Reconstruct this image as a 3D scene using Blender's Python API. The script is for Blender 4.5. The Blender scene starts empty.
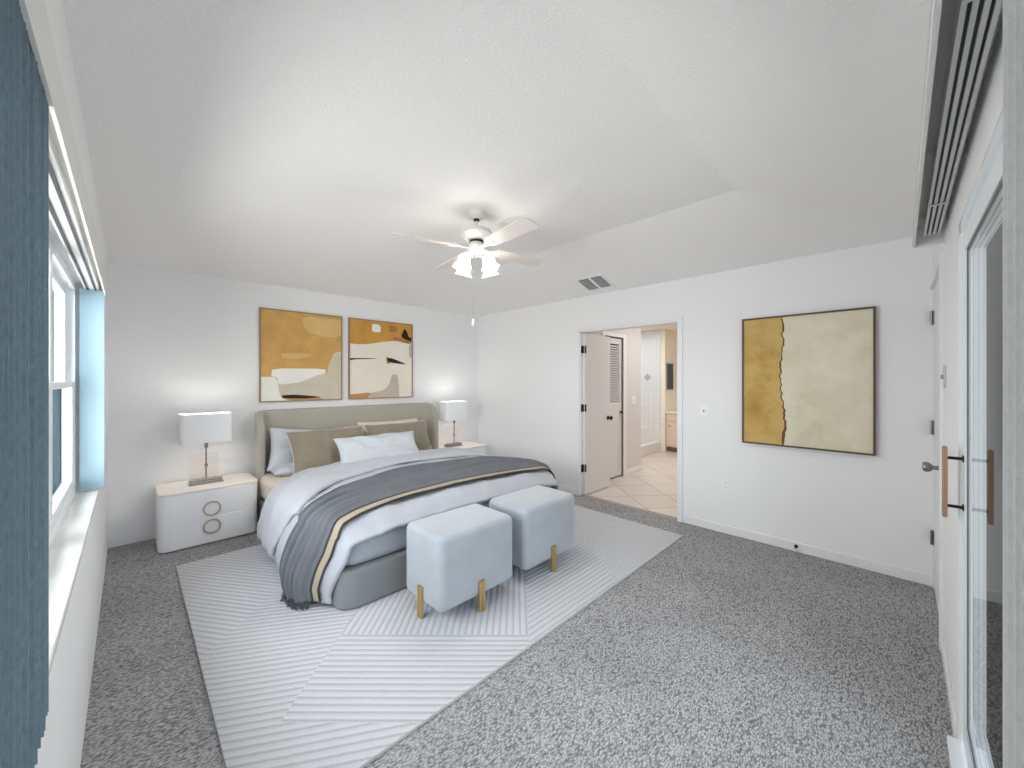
import bpy, bmesh, math, random
from mathutils import Vector, Matrix, noise
PI = math.pi
C = bpy.context.scene.collection
sc = bpy.context.scene

# ------------------------------------------------------------------ camera
H = 1.425
cam = bpy.data.cameras.new('camera'); camo = bpy.data.objects.new('camera', cam); C.objects.link(camo)
camo.location = (0, 0, H)
camo.rotation_euler = (PI/2, 0, -math.atan2(.7046, .7096))
cam.sensor_width = 36; cam.lens = 36*385.5/1024; cam.shift_y = -4/1024
cam.clip_start = .01; cam.clip_end = 200
sc.camera = camo

# ------------------------------------------------------------------ world, lights, exposure
sc.view_settings.view_transform = 'Standard'; sc.view_settings.look = 'None'
sc.view_settings.gamma = 1; sc.view_settings.use_curve_mapping = False
sc.view_settings.exposure = 0.55
sc.cycles.diffuse_bounces = 10; sc.cycles.max_bounces = 16; sc.cycles.glossy_bounces = 6
sc.cycles.transparent_max_bounces = 16
sc.cycles.sample_clamp_indirect = 6
sc.cycles.caustics_reflective = False; sc.cycles.caustics_refractive = False
w = bpy.data.worlds.new('daylight'); sc.world = w; w.use_nodes = True
nt = w.node_tree; nt.nodes.clear()
out = nt.nodes.new('ShaderNodeOutputWorld'); bg = nt.nodes.new('ShaderNodeBackground')
tc = nt.nodes.new('ShaderNodeTexCoord'); sp = nt.nodes.new('ShaderNodeSeparateXYZ'); rmp = nt.nodes.new('ShaderNodeValToRGB')
mp = nt.nodes.new('ShaderNodeMapRange'); mp.inputs[1].default_value = -.4; mp.inputs[2].default_value = .7
rmp.color_ramp.elements[0].color = (.46, .47, .46, 1); rmp.color_ramp.elements[1].color = (.76, .90, 1.0, 1)
e = rmp.color_ramp.elements.new(.38); e.color = (.90, .97, 1.0, 1)
nt.links.new(tc.outputs['Generated'], sp.inputs[0]); nt.links.new(sp.outputs[2], mp.inputs[0])
nt.links.new(mp.outputs[0], rmp.inputs[0]); nt.links.new(rmp.outputs[0], bg.inputs[0]); nt.links.new(bg.outputs[0], out.inputs[0])
bg.inputs[1].default_value = 2.2

def area(name, loc, rot, sx, sy, power, col=(1, 1, 1), portal=False):
    l = bpy.data.lights.new(name, 'AREA'); l.shape = 'RECTANGLE'; l.size = sx; l.size_y = sy; l.energy = power; l.color = col
    o = bpy.data.objects.new(name, l); C.objects.link(o); o.location = loc; o.rotation_euler = rot
    if portal: l.cycles.is_portal = True
    return o
def point(name, loc, power, col=(1, 1, 1), r=.05):
    l = bpy.data.lights.new(name, 'POINT'); l.energy = power; l.color = col; l.shadow_soft_size = r
    o = bpy.data.objects.new(name, l); C.objects.link(o); o.location = loc
    return o
area('window_daylight', (-.36, 1.83, 1.4), (0, -PI/2, 0), 1.15, 2.8, 40, (1, .99, .97))
area('patio_door_portal', (1.2, -.36, 1.03), (PI/2, 0, 0), 2.2, 2.0, 1, portal=True)

# ------------------------------------------------------------------ material helpers
def lin(c):
    return tuple(((x/255)/12.92 if x/255 <= .04045 else ((x/255+.055)/1.055)**2.4) for x in c)
def M(name, rgb, rough=.6, metal=0, bump=None, var=None, spec=.5, sheen=0, emit=None, trans=0):
    """bump=(scale,strength,distance); var=(scale, amount) lightness variation"""
    m = bpy.data.materials.new(name); m.use_nodes = True
    nt = m.node_tree; b = nt.nodes['Principled BSDF']
    c = lin(rgb); b.inputs['Base Color'].default_value = (*c, 1)
    b.inputs['Roughness'].default_value = rough; b.inputs['Metallic'].default_value = metal
    b.inputs['Specular IOR Level'].default_value = spec
    if sheen: b.inputs['Sheen Weight'].default_value = sheen
    if trans: b.inputs['Transmission Weight'].default_value = trans
    if emit:
        b.inputs['Emission Color'].default_value = (*lin(emit[0]), 1); b.inputs['Emission Strength'].default_value = emit[1]
    t = nt.nodes.new('ShaderNodeTexCoord')
    if var:
        n = nt.nodes.new('ShaderNodeTexNoise'); n.inputs['Scale'].default_value = var[0]; n.inputs['Detail'].default_value = 5
        nt.links.new(t.outputs['Object'], n.inputs['Vector'])
        r = nt.nodes.new('ShaderNodeMapRange'); r.inputs[1].default_value = .3; r.inputs[2].default_value = .7
        r.inputs[3].default_value = 1-var[1]; r.inputs[4].default_value = 1+var[1]
        mx = nt.nodes.new('ShaderNodeVectorMath'); mx.operation = 'SCALE'; mx.inputs[0].default_value = c
        nt.links.new(n.outputs[0], r.inputs[0]); nt.links.new(r.outputs[0], mx.inputs['Scale']); nt.links.new(mx.outputs[0], b.inputs['Base Color'])
    if bump:
        n = nt.nodes.new('ShaderNodeTexNoise'); n.inputs['Scale'].default_value = bump[0]; n.inputs['Detail'].default_value = 3
        nt.links.new(t.outputs['Object'], n.inputs['Vector'])
        bp = nt.nodes.new('ShaderNodeBump'); bp.inputs['Strength'].default_value = bump[1]; bp.inputs['Distance'].default_value = bump[2]
        nt.links.new(n.outputs[0], bp.inputs['Height']); nt.links.new(bp.outputs[0], b.inputs['Normal'])
    return m
def glass_mat(name, tint=(1, 1, 1), refl=1.0, ior=1.5):
    m = bpy.data.materials.new(name); m.use_nodes = True; nt = m.node_tree; nt.nodes.clear()
    o = nt.nodes.new('ShaderNodeOutputMaterial'); mx = nt.nodes.new('ShaderNodeMixShader')
    tr = nt.nodes.new('ShaderNodeBsdfTransparent'); tr.inputs[0].default_value = (*tint, 1)
    gl = nt.nodes.new('ShaderNodeBsdfGlossy'); gl.inputs['Roughness'].default_value = .02; gl.inputs[0].default_value = (refl, refl, refl, 1)
    fr = nt.nodes.new('ShaderNodeFresnel'); fr.inputs[0].default_value = ior
    nt.links.new(fr.outputs[0], mx.inputs[0]); nt.links.new(tr.outputs[0], mx.inputs[1]); nt.links.new(gl.outputs[0], mx.inputs[2])
    nt.links.new(mx.outputs[0], o.inputs[0]); return m

# ------------------------------------------------------------------ mesh helpers
def box(bm, x0, x1, y0, y1, z0, z1, bev=0, seg=2, mat=0):
    g = bmesh.ops.create_cube(bm, size=1, matrix=Matrix.Translation(((x0+x1)/2, (y0+y1)/2, (z0+z1)/2)) @ Matrix.Diagonal((x1-x0, y1-y0, z1-z0, 1)))
    vs = g['verts']; fs = {f for v in vs for f in v.link_faces}
    for f in fs: f.material_index = mat
    if bev:
        es = list({e for v in vs for e in v.link_edges})
        r = bmesh.ops.bevel(bm, geom=es, offset=bev, segments=seg, profile=.5, affect='EDGES')
        for f in r['faces']: f.material_index = mat
    return vs
def quad(bm, pts, mat=0):
    f = bm.faces.new([bm.verts.new(p) for p in pts]); f.material_index = mat; return f
def prism(bm, pts, fn, a, b, mat=0):
    """pts 2D outline; fn(p,q,h)->3D; from h=a to h=b"""
    lo = [bm.verts.new(fn(p[0], p[1], a)) for p in pts]; hi = [bm.verts.new(fn(p[0], p[1], b)) for p in pts]
    n = len(pts); fs = [bm.faces.new(lo), bm.faces.new(hi)]
    for i in range(n): fs.append(bm.faces.new((lo[i], lo[(i+1) % n], hi[(i+1) % n], hi[i])))
    for f in fs: f.material_index = mat
    return lo, hi
def tube(bm, pts, r, n=10, cap=True, mat=0):
    pts = [Vector(p) for p in pts]; rings = []
    for i, p in enumerate(pts):
        d = (pts[min(i+1, len(pts)-1)]-pts[max(i-1, 0)]).normalized()
        u = d.cross(Vector((0, 0, 1)));
        if u.length < 1e-3: u = d.cross(Vector((1, 0, 0)))
        u.normalize(); v = d.cross(u)
        rr = r[i] if isinstance(r, (list, tuple)) else r
        rings.append([bm.verts.new(p+rr*(math.cos(2*PI*k/n)*u+math.sin(2*PI*k/n)*v)) for k in range(n)])
    for a, b in zip(rings, rings[1:]):
        for k in range(n): f = bm.faces.new((a[k], a[(k+1) % n], b[(k+1) % n], b[k])); f.material_index = mat
    if cap:
        bm.faces.new(rings[0]).material_index = mat; bm.faces.new(rings[-1]).material_index = mat
def lathe(bm, prof, n=24, center=(0, 0, 0), axis=None, ruffle=0, nr=6):
    """prof: list of (radius, z)."""
    c = Vector(center); rot = Matrix.Identity(3)
    if axis: rot = Vector((0, 0, 1)).rotation_difference(Vector(axis).normalized()).to_matrix()
    rings = []
    for j, (r, z) in enumerate(prof):
        rr = []
        amp = ruffle*(j/(len(prof)-1))**2
        for k in range(n):
            a = 2*PI*k/n; q = r*(1+amp*math.cos(nr*a))
            rr.append(bm.verts.new(c+rot @ Vector((q*math.cos(a), q*math.sin(a), z+amp*.1*r*math.cos(nr*a)))))
        rings.append(rr)
    for a, b in zip(rings, rings[1:]):
        for k in range(n): bm.faces.new((a[k], a[(k+1) % n], b[(k+1) % n], b[k]))
    if prof[0][0] > 1e-4: bm.faces.new(rings[0])
    if prof[-1][0] > 1e-4 and not ruffle: bm.faces.new(rings[-1])
    return rings
def obj(name, bm, mats, parent=None, smooth=False, solid=0, auto=True):
    bmesh.ops.remove_doubles(bm, verts=bm.verts, dist=1e-6) if not solid else None
    bmesh.ops.recalc_face_normals(bm, faces=bm.faces)
    me = bpy.data.meshes.new(name); 
    if smooth:
        for f in bm.faces: f.smooth = True
        if auto:
            for ed in bm.edges:
                if len(ed.link_faces) == 2 and ed.calc_face_angle(0) > math.radians(38): ed.smooth = False
    bm.to_mesh(me); bm.free()
    for m in (mats if isinstance(mats, (list, tuple)) else [mats]): me.materials.append(m)
    o = bpy.data.objects.new(name, me); C.objects.link(o)
    if parent:
        o.parent = parent
        o.matrix_parent_inverse = Matrix.Translation(-parent.location)   # geometry is written in world space
    if solid:
        s = o.modifiers.new('solid', 'SOLIDIFY'); s.thickness = solid; s.offset = -1
    return o
def tag(o, label, cat, group=None):
    o['label'] = label; o['category'] = cat
    if group: o['group'] = group
    return o
def thing(name, label, cat, loc, group=None):
    o = bpy.data.objects.new(name, None); o.empty_display_size = .1; C.objects.link(o); o.location = loc
    return tag(o, label, cat, group)
def struct(name, bm, m, parent=None, **k):
    o = obj(name, bm, m, parent, **k); o['kind'] = 'structure'; return o
def copy_tree(root, loc):
    r = root.copy(); C.objects.link(r); r.location = loc
    for ch in list(root.children):
        c = ch.copy(); C.objects.link(c); c.parent = r; c.matrix_parent_inverse = ch.matrix_parent_inverse.copy()
        for g in list(ch.children):
            d = g.copy(); C.objects.link(d); d.parent = c; d.matrix_parent_inverse = g.matrix_parent_inverse.copy()
    return r
BM = bmesh.new
def sstep(a, b, x):
    t = max(0, min(1, (x-a)/(b-a))); return t*t*(3-2*t)
def lut(tab, x):
    if x <= tab[0][0]: return tab[0][1]
    for (a, p), (b, q) in zip(tab, tab[1:]):
        if x <= b: return p+(q-p)*(x-a)/(b-a)
    return tab[-1][1]

# ------------------------------------------------------------------ dimensions
XW, YS = -.128, -.160          # window wall plane, patio-door wall plane
X1, Y1 = 3.94, 4.73            # doorway wall plane, bed wall plane
ZC, ZT, SL = 2.44, 2.74, .96   # wall top, raised ceiling, width of the sloped margin

# ------------------------------------------------------------------ surface materials
m_wall = M('wall_paint', (236, 236, 237), .85, bump=(90, .12, .003))
m_ceil = M('ceiling_texture', (240, 239, 238), .95, bump=(75, .8, .006))
m_trim = M('white_trim', (234, 234, 235), .45)
m_bwall = M('bath_wall_paint', (220, 214, 211), .8)
m_bcream = M('bath_cream_paint', (244, 236, 222), .8)

def carpet_material():
    m = bpy.data.materials.new('loop_carpet'); m.use_nodes = True; nt = m.node_tree; N = nt.nodes; L = nt.links
    b = N['Principled BSDF']; b.inputs['Roughness'].default_value = 1; b.inputs['Specular IOR Level'].default_value = .1
    t = N.new('ShaderNodeTexCoord'); mp = N.new('ShaderNodeMapping'); mp.inputs['Rotation'].default_value = (0, 0, math.radians(38)); mp.inputs['Scale'].default_value = (.8, 2.0, 1)
    L.new(t.outputs['Object'], mp.inputs[0])
    v = N.new('ShaderNodeTexVoronoi'); v.inputs['Scale'].default_value = 82; v.inputs['Randomness'].default_value = .75; L.new(mp.outputs[0], v.inputs['Vector'])
    n = N.new('ShaderNodeTexNoise'); n.inputs['Scale'].default_value = 240; n.inputs['Detail'].default_value = 2; L.new(t.outputs['Object'], n.inputs['Vector'])
    n2 = N.new('ShaderNodeTexNoise'); n2.inputs['Scale'].default_value = 1.6; n2.inputs['Detail'].default_value = 4; L.new(t.outputs['Object'], n2.inputs['Vector'])
    r = N.new('ShaderNodeValToRGB'); r.color_ramp.elements[0].color = (*lin((228, 228, 230)), 1); r.color_ramp.elements[0].position = .1
    r.color_ramp.elements[1].color = (*lin((114, 112, 112)), 1); r.color_ramp.elements[1].position = .75
    ma = N.new('ShaderNodeMath'); ma.operation = 'MULTIPLY_ADD'; ma.inputs[1].default_value = .55; 
    L.new(n.outputs[0], ma.inputs[0]); 
    ms = N.new('ShaderNodeMath'); ms.operation = 'MULTIPLY_ADD'; ms.inputs[1].default_value = .75; ms.inputs[2].default_value = -.12; L.new(v.outputs['Distance'], ms.inputs[0]); L.new(ms.outputs[0], ma.inputs[2])
    L.new(ma.outputs[0], r.inputs[0])
    r2 = N.new('ShaderNodeMapRange'); r2.inputs[1].default_value = .35; r2.inputs[2].default_value = .65; r2.inputs[3].default_value = .9; r2.inputs[4].default_value = 1.06; L.new(n2.outputs[0], r2.inputs[0])
    mx = N.new('ShaderNodeVectorMath'); mx.operation = 'SCALE'; L.new(r.outputs[0], mx.inputs[0]); L.new(r2.outputs[0], mx.inputs['Scale']); L.new(mx.outputs[0], b.inputs['Base Color'])
    bp = N.new('ShaderNodeBump'); bp.inputs['Strength'].default_value = .6; bp.inputs['Distance'].default_value = .008; bp.invert = True
    L.new(v.outputs['Distance'], bp.inputs['Height']); L.new(bp.outputs[0], b.inputs['Normal'])
    return m
m_carpet = carpet_material()
def tile_material(name, c1, c2, grout, size, rot=0, rough=.3, plane='xy', joint=.006):
    m = bpy.data.materials.new(name); m.use_nodes = True; nt = m.node_tree; N = nt.nodes; L = nt.links
    b = N['Principled BSDF']; b.inputs['Roughness'].default_value = rough
    t = N.new('ShaderNodeTexCoord'); mp = N.new('ShaderNodeMapping')
    mp.inputs['Rotation'].default_value = {'xy': (0, 0, rot), 'yz': (0, PI/2, 0), 'xz': (PI/2, 0, 0)}[plane]
    L.new(t.outputs['Object'], mp.inputs[0])
    k = N.new('ShaderNodeTexBrick'); k.offset = 0; k.inputs['Scale'].default_value = 1; k.inputs['Brick Width'].default_value = size; k.inputs['Row Height'].default_value = size
    k.inputs['Mortar Size'].default_value = joint; k.inputs['Color1'].default_value = (*lin(c1), 1); k.inputs['Color2'].default_value = (*lin(c2), 1); k.inputs['Mortar'].default_value = (*lin(grout), 1)
    L.new(mp.outputs[0], k.inputs['Vector']); L.new(k.outputs[0], b.inputs['Base Color']); return m
m_tile = tile_material('bath_floor_tile', (222, 212, 203), (216, 205, 195), (172, 150, 134), .46, math.radians(40))
m_stile_x = tile_material('shower_tile_side', (234, 234, 234), (230, 231, 231), (212, 213, 214), .11, plane='yz', joint=.003)
m_stile_y = tile_material('shower_tile_back', (222, 222, 222), (216, 217, 218), (196, 197, 198), .11, plane='xz', joint=.003)

# ------------------------------------------------------------------ room shell
b = BM(); quad(b, [(XW-.3, YS-.3, 0), (4.0, YS-.3, 0), (4.0, Y1+.1, 0), (XW-.3, Y1+.1, 0)]); 
bmesh.ops.solidify(b, geom=b.faces[:], thickness=.05); struct('floor', b, m_carpet)
b = BM(); quad(b, [(4.0, .4, .0), (8.3, .4, .0), (8.3, 4.6, .0), (4.0, 4.6, .0)]); struct('floor_bathroom', b, m_tile)

b = BM()   # raised ceiling: crisp slopes along the door walls, gentle coves along the window and bed walls
def ceil_h(x, y):
    f = max(0, min(1, (X1-x)/SL, (y-YS)/SL))
    g1, g2 = min(1, (x-XW)/1.9), min(1, (Y1-y)/2.0)
    return ZC+(ZT-ZC)*min(f, 1)*math.sin(PI/2*max(0, g1))*math.sin(PI/2*max(0, g2)) if f >= 1 else ZC+(ZT-ZC)*f*math.sin(PI/2*max(0, g1))*math.sin(PI/2*max(0, g2))
xs_ = [XW+(X1-SL-XW)*k/30 for k in range(31)]+[X1-SL+SL*k/14 for k in range(1, 15)]
ys_ = [YS+SL*k/14 for k in range(15)]+[YS+SL+(Y1-YS-SL)*k/38 for k in range(1, 39)]
g = [[b.verts.new((x, y, ceil_h(x, y))) for y in ys_] for x in xs_]
for i in range(len(xs_)-1):
    for j in range(len(ys_)-1): b.faces.new((g[i][j], g[i+1][j], g[i+1][j+1], g[i][j+1]))
for f in b.faces: f.smooth = True
for ed in b.edges:
    v0, v1 = ed.verts
    if (abs(v0.co.x-(X1-SL)) < 1e-4 and abs(v1.co.x-(X1-SL)) < 1e-4) or (abs(v0.co.y-(YS+SL)) < 1e-4 and abs(v1.co.y-(YS+SL)) < 1e-4): ed.smooth = False
struct('ceiling', b, m_ceil)
b = BM(); quad(b, [(4.0, .4, 2.44), (8.3, .4, 2.44), (8.3, 4.6, 2.44), (4.0, 4.6, 2.44)]); struct('ceiling_bathroom', b, m_bcream)

WY0, WY1, WZ0, WZ1 = .42, 3.25, .795, 1.97       # window opening
b = BM()
box(b, XW-.2, XW, YS-.2, WY0, 0, ZC+.02); box(b, XW-.2, XW, WY1, Y1+.1, 0, ZC+.02)
box(b, XW-.2, XW, WY0, WY1, 0, WZ0-.02); box(b, XW-.2, XW, WY0, WY1, WZ1, ZC+.02)
struct('wall_left', b, m_wall)
b = BM(); box(b, XW-.2, X1+.1, Y1, Y1+.1, 0, ZC+.02); struct('wall_back', b, m_wall)
DY0, DY1, DZ = 1.575, 2.785, 2.03                   # doorway opening
b = BM()
box(b, X1, X1+.12, YS-.2, DY0, 0, ZC+.02); box(b, X1, X1+.12, DY1, Y1+.1, 0, ZC+.02); box(b, X1, X1+.12, DY0, DY1, DZ, ZC+.02)
struct('wall_right', b, m_wall)
SX0, SX1, SZ = .10, 2.30, 2.03                    # patio door opening
HX0, HX1, HZ = 3.09, 3.90, 2.05                   # hinged door opening
b = BM()
box(b, XW-.2, SX0, YS-.145, YS, 0, ZC+.02); box(b, SX1, HX0, YS-.145, YS, 0, ZC+.02); box(b, HX1, X1+.1, YS-.145, YS, 0, ZC+.02)
box(b, SX0, SX1, YS-.145, YS, SZ, ZC+.02); box(b, HX0, HX1, YS-.145, YS, HZ, ZC+.02)
struct('wall_front', b, m_wall)

# baseboards
def base(name, segs):
    b = BM()
    for s in segs: box(b, *s, 0, .075, bev=.003, seg=1)
    struct(name, b, m_trim)
base('baseboard_back', [(XW, X1, Y1-.012, Y1)])
base('baseboard_right', [(X1-.012, X1, YS, DY0-.045), (X1-.012, X1, DY1+.045, Y1)])
base('baseboard_front', [(SX1+.02, HX0-.05, YS, YS+.010)])

# doorway casing + jamb
b = BM()
for x0, x1 in ((X1-.016, X1), (X1+.12, X1+.136)):
    box(b, x0, x1, DY0-.04, DY0+.008, 0, DZ+.002); box(b, x0, x1, DY1-.008, DY1+.04, 0, DZ+.002)
    box(b, x0, x1, DY0-.04, DY1+.04, DZ+.003, DZ+.05)
struct('trim_1', b, m_trim)
b = BM()
box(b, X1, X1+.12, DY0, DY0+.018, 0, DZ); box(b, X1, X1+.12, DY1-.018, DY1, 0, DZ); box(b, X1, X1+.12, DY0, DY1, DZ-.018, DZ)
struct('door_frame', b, m_trim)
b = BM(); box(b, X1+.0, X1+.07, DY0+.018, DY1-.018, .0, .006); struct('trim_2', b, M('threshold_strip', (170, 160, 150), .8))

m_bronze = M('dark_bronze', (52, 45, 42), .4, .8)
m_nickel = M('brushed_nickel', (150, 148, 145), .35, .9)
m_door = M('door_paint', (222, 219, 217), .5)
# bathroom leaf, swung open
b = BM(); yl = 2.748
box(b, X1+.035, X1+.035+.585, yl-.018, yl+.017, .012, 2.00, .002, 1)
d1 = struct('door_1', b, m_door)
for z in (.34, 1.08, 1.80):
    b = BM(); tube(b, [(X1+.022, yl+.0, z-.045), (X1+.022, yl+.0, z+.045)], .009, 8); box(b, X1+.001, X1+.03, yl+.010, yl+.0165, z-.045, z+.045)
    box(b, X1+.03, X1+.06, yl-.022, yl-.018, z-.045, z+.045)
    obj('hinge', b, m_bronze, d1)
b = BM(); lathe(b, [(.028, 0), (.028, .006), (.012, .01), (.011, .03), (.024, .04), (.028, .052), (.02, .064), (0, .067)], 20, (X1+.56, yl-.018, .925), (0, -1, 0))
obj('door_knob', b, m_bronze, d1, smooth=True)

# ------------------------------------------------------------------ left window
m_vinyl = M('white_vinyl', (238, 242, 244), .35)
m_glass = glass_mat('window_glass', ior=1.09)
m_sill = M('marble_sill', (236, 236, 232), .22, var=(5, .1))
xo = XW-.085
b = BM()
box(b, XW-.2, XW+.004, WY0, WY1, WZ0-.02, WZ0, .003, 1)
struct('window_sill', b, m_sill)
b = BM()
ys = [WY0, WY0+.943, WY0+1.887, WY1]
box(b, xo-.07, xo, WY0, WY1, WZ0, WZ0+.045); box(b, xo-.07, xo, WY0, WY1, WZ1-.045, WZ1)
for y in ys: box(b, xo-.07, xo, max(WY0, y-.03), min(WY1, y+.03), WZ0+.045, WZ1-.045)
win = struct('window_1', b, m_vinyl)
for y0, y1 in zip(ys, ys[1:]):
    for (z0, z1, dx) in ((WZ0+.045, 1.415, -.008), (1.385, WZ1-.045, -.034)):
        b = BM(); a0, a1 = y0+.03, y1-.03; X0, Xb = xo+dx-.024, xo+dx
        box(b, X0, Xb, a0, a1, z0, z0+.032, .003, 1); box(b, X0, Xb, a0, a1, z1-.03, z1, .003, 1)
        box(b, X0, Xb, a0, a0+.035, z0+.032, z1-.03); box(b, X0, Xb, a1-.035, a1, z0+.032, z1-.03)
        s = obj('sash', b, m_vinyl, win)
        b = BM(); box(b, (X0+Xb)/2-.002, (X0+Xb)/2+.002, a0+.034, a1-.034, z0+.031, z1-.029); obj('pane', b, m_glass, s)

# vertical blinds in the window
m_vane_b = M('backlit_vane_tint', (134, 155, 167), .8, bump=(160, .5, .003), var=(60, .12))  # backlit darkening and blue sky tint painted into the vane colour
m_vane_l = M('skylit_vane_tint', (142, 170, 184), .8, bump=(160, .4, .003))  # same blind's far vanes, with the window's pale blue light painted in
m_vane_w = M('light_grey_vane', (240, 241, 240), .75, bump=(160, .4, .003), var=(80, .05))
m_alu = M('painted_rail', (205, 206, 205), .4)
m_groove = M('rail_groove', (62, 62, 64), .6)
m_clip = M('clear_clip', (215, 216, 216), .3)
random.seed(3)
def vane(parent, along, pos, wall, inner, z0, z1, m, twist=0):
    """a curved slat standing across the rail: 'along' is the rail axis, wall/inner the slat's two edges"""
    b = BM(); n = 6; th = .0012
    cols = []
    for i in range(n+1):
        s = i/n; q = wall+(inner-wall)*s; c = pos+.006*math.sin(PI*s)+twist*(s-.5)
        cols.append((q, c))
    for sgn in (0, 1):
        pass
    lo, hi = [], []
    for (q, c) in cols:
        for tt in (0, th):
            p = (q, c+tt) if along == 'y' else (c+tt, q)
            lo.append(b.verts.new((*p, z0))); hi.append(b.verts.new((*p, z1)))
    for i in range(n):
        a, bb, c, d = 2*i, 2*i+2, 2*i+3, 2*i+1
        b.faces.new((lo[a], lo[bb], hi[bb], hi[a])); b.faces.new((lo[d], lo[c], hi[c], hi[d]))
        b.faces.new((lo[a], lo[bb], lo[c], lo[d])); b.faces.new((hi[a], hi[bb], hi[c], hi[d]))
    b.faces.new((lo[0], lo[1], hi[1], hi[0])); b.faces.new((lo[-1], lo[-2], hi[-2], hi[-1]))
    return obj('vane', b, m, parent)
vb = thing('vertical_blind', 'backlit vertical blind drawn back beside the window on the left', 'blinds', (-.15, .8, WZ0))
y = .46
while y < 1.062:
    vane(vb, 'y', y, -.199, -.100+random.uniform(-.002, .002), .846+random.uniform(-.007, .007), 1.934, m_vane_b, random.uniform(-.006, .006)); y += .0168
for y in (3.212, 3.222): vane(vb, 'y', y, -.196, -.101, .812, 1.935, m_vane_l)
b = BM()
box(b, -.178, -.122, .46, 3.24, 1.935, 1.965)
for x in (-.165, -.135): box(b, x-.004, x+.004, .46, 3.24, 1.931, 1.9352, mat=1)
obj('head_rail', b, [m_alu, m_groove], vb)
b = BM()
box(b, -.1, -.094, .46, 3.30, 1.905, 2.015); box(b, XW, -.094, 3.294, 3.30, 1.905, 2.015); box(b, XW, -.094, .46, .466, 1.905, 2.015)
obj('valance', b, M('valance_vinyl', (222, 222, 218), .5), vb)

# ------------------------------------------------------------------ patio sliding door (right)
yd = YS-.004
b = BM()   # fixed frame
box(b, SX1-.022, SX1, YS-.14, YS-.004, 0, SZ); box(b, SX0, SX0+.035, YS-.14, YS-.004, 0, SZ); box(b, SX0, SX1, YS-.14, YS-.004, SZ-.04, SZ)
box(b, SX0, SX1, YS-.14, YS+.03, 0, .022, .004, 1); box(b, SX0, SX1, YS-.052, YS-.047, .022, .034); box(b, SX0, SX1, YS-.1, YS-.09, .022, .034)
box(b, SX0, SX1, YS-.050, YS-.046, SZ-.052, SZ-.04)
sd = struct('door_2', b, m_vinyl)
m_gask = M('grey_gasket', (92, 94, 96), .6)
for nm, x0, x1, yy in (('slab', 1.16, 2.275, yd-.006), ('slab', .135, 1.24, yd-.056)):
    b = BM(); t = .022; z0, z1 = .036, SZ-.05
    sr = .07
    box(b, x1-sr, x1, yy-t, yy, z0, z1, .003, 1); box(b, x0, x0+sr, yy-t, yy, z0, z1, .003, 1)
    box(b, x0+sr, x1-sr, yy-t, yy, z0, z0+.1); box(b, x0+sr, x1-sr, yy-t, yy, z1-.07, z1)
    pn = obj('sliding_panel', b, m_vinyl, sd)
    b = BM(); box(b, x0+sr-.002, x1-sr+.002, yy-t/2-.003, yy-t/2+.003, z0+.098, z1-.068); obj('pane', b, m_glass, pn)
    b = BM(); g = .010
    for q in ((x1-sr-g, x1-sr, z0+.1, z1-.07), (x0+sr, x0+sr+.012, z0+.1, z1-.07), (x0+sr, x1-sr, z0+.1, z0+.108), (x0+sr, x1-sr, z1-.078, z1-.07)):
        box(b, q[0], q[1], yy-t/2+.003, yy-.004, q[2], q[3])
    obj('gasket', b, m_gask, pn)
    if x1 > 2:
        b = BM(); hx = x1-.028; yb = yy+.048
        box(b, hx-.014, hx+.014, yb-.007, yb+.007, .895, 1.168, .004, 2)
        obj('pull_handle', b, M('copper_wood_pull', (150, 120, 100), .4, .3), pn)
        b = BM()
        for z in (.94, 1.125): tube(b, [(hx, yy-.001, z), (hx, yb-.006, z)], .006, 8); lathe(b, [(.013, 0), (.013, .004), (0, .005)], 12, (hx, yy, z), (0, 1, 0))
        obj('handle_post', b, m_bronze, pn)

vr = thing('vertical_blind', 'light grey vertical blind stacked at the near end of the patio door', 'blinds', (.3, -.11, .03))
x = .02
while x < .578:
    vane(vr, 'x', x, -.156, -.065+random.uniform(-.001, .001), .035, 2.15, m_vane_w, random.uniform(-.004, .004)); x += .0165
b = BM()
box(b, 0, 2.90, -.140, -.084, 2.183, 2.215)
for yy in (-.1365, -.121, -.1045, -.0885):
    box(b, 0, 2.90, yy-.0045, yy+.0045, 2.163, 2.1832)
for yy in (-.1288, -.1128, -.0965): box(b, 0, 2.90, yy-.0033, yy+.0033, 2.174, 2.1828, mat=1)
for x in (1.15, 2.4): box(b, x-.006, x+.006, -.142, -.084, 2.157, 2.161, mat=2)
obj('head_rail', b, [m_alu, m_groove, m_clip], vr)
b = BM(); box(b, 0, 2.97, -.055, -.049, 2.128, 2.246); box(b, 0, 2.97, -.0492, -.046, 2.134, 2.141); box(b, 0, 2.97, -.0492, -.046, 2.232, 2.239); box(b, 2.964, 2.97, YS, -.049, 2.128, 2.246); box(b, 0, 2.964, YS, -.055, 2.240, 2.246)
obj('valance', b, M('valance_white', (226, 226, 224), .5), vr)
for x in (1.0, 2.0, 2.75):
    b = BM(); box(b, x-.012, x+.012, YS, -.055, 2.222, 2.226); box(b, x-.012, x+.012, YS, YS+.004, 2.19, 2.226); obj('bracket', b, m_alu, vr)

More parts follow.
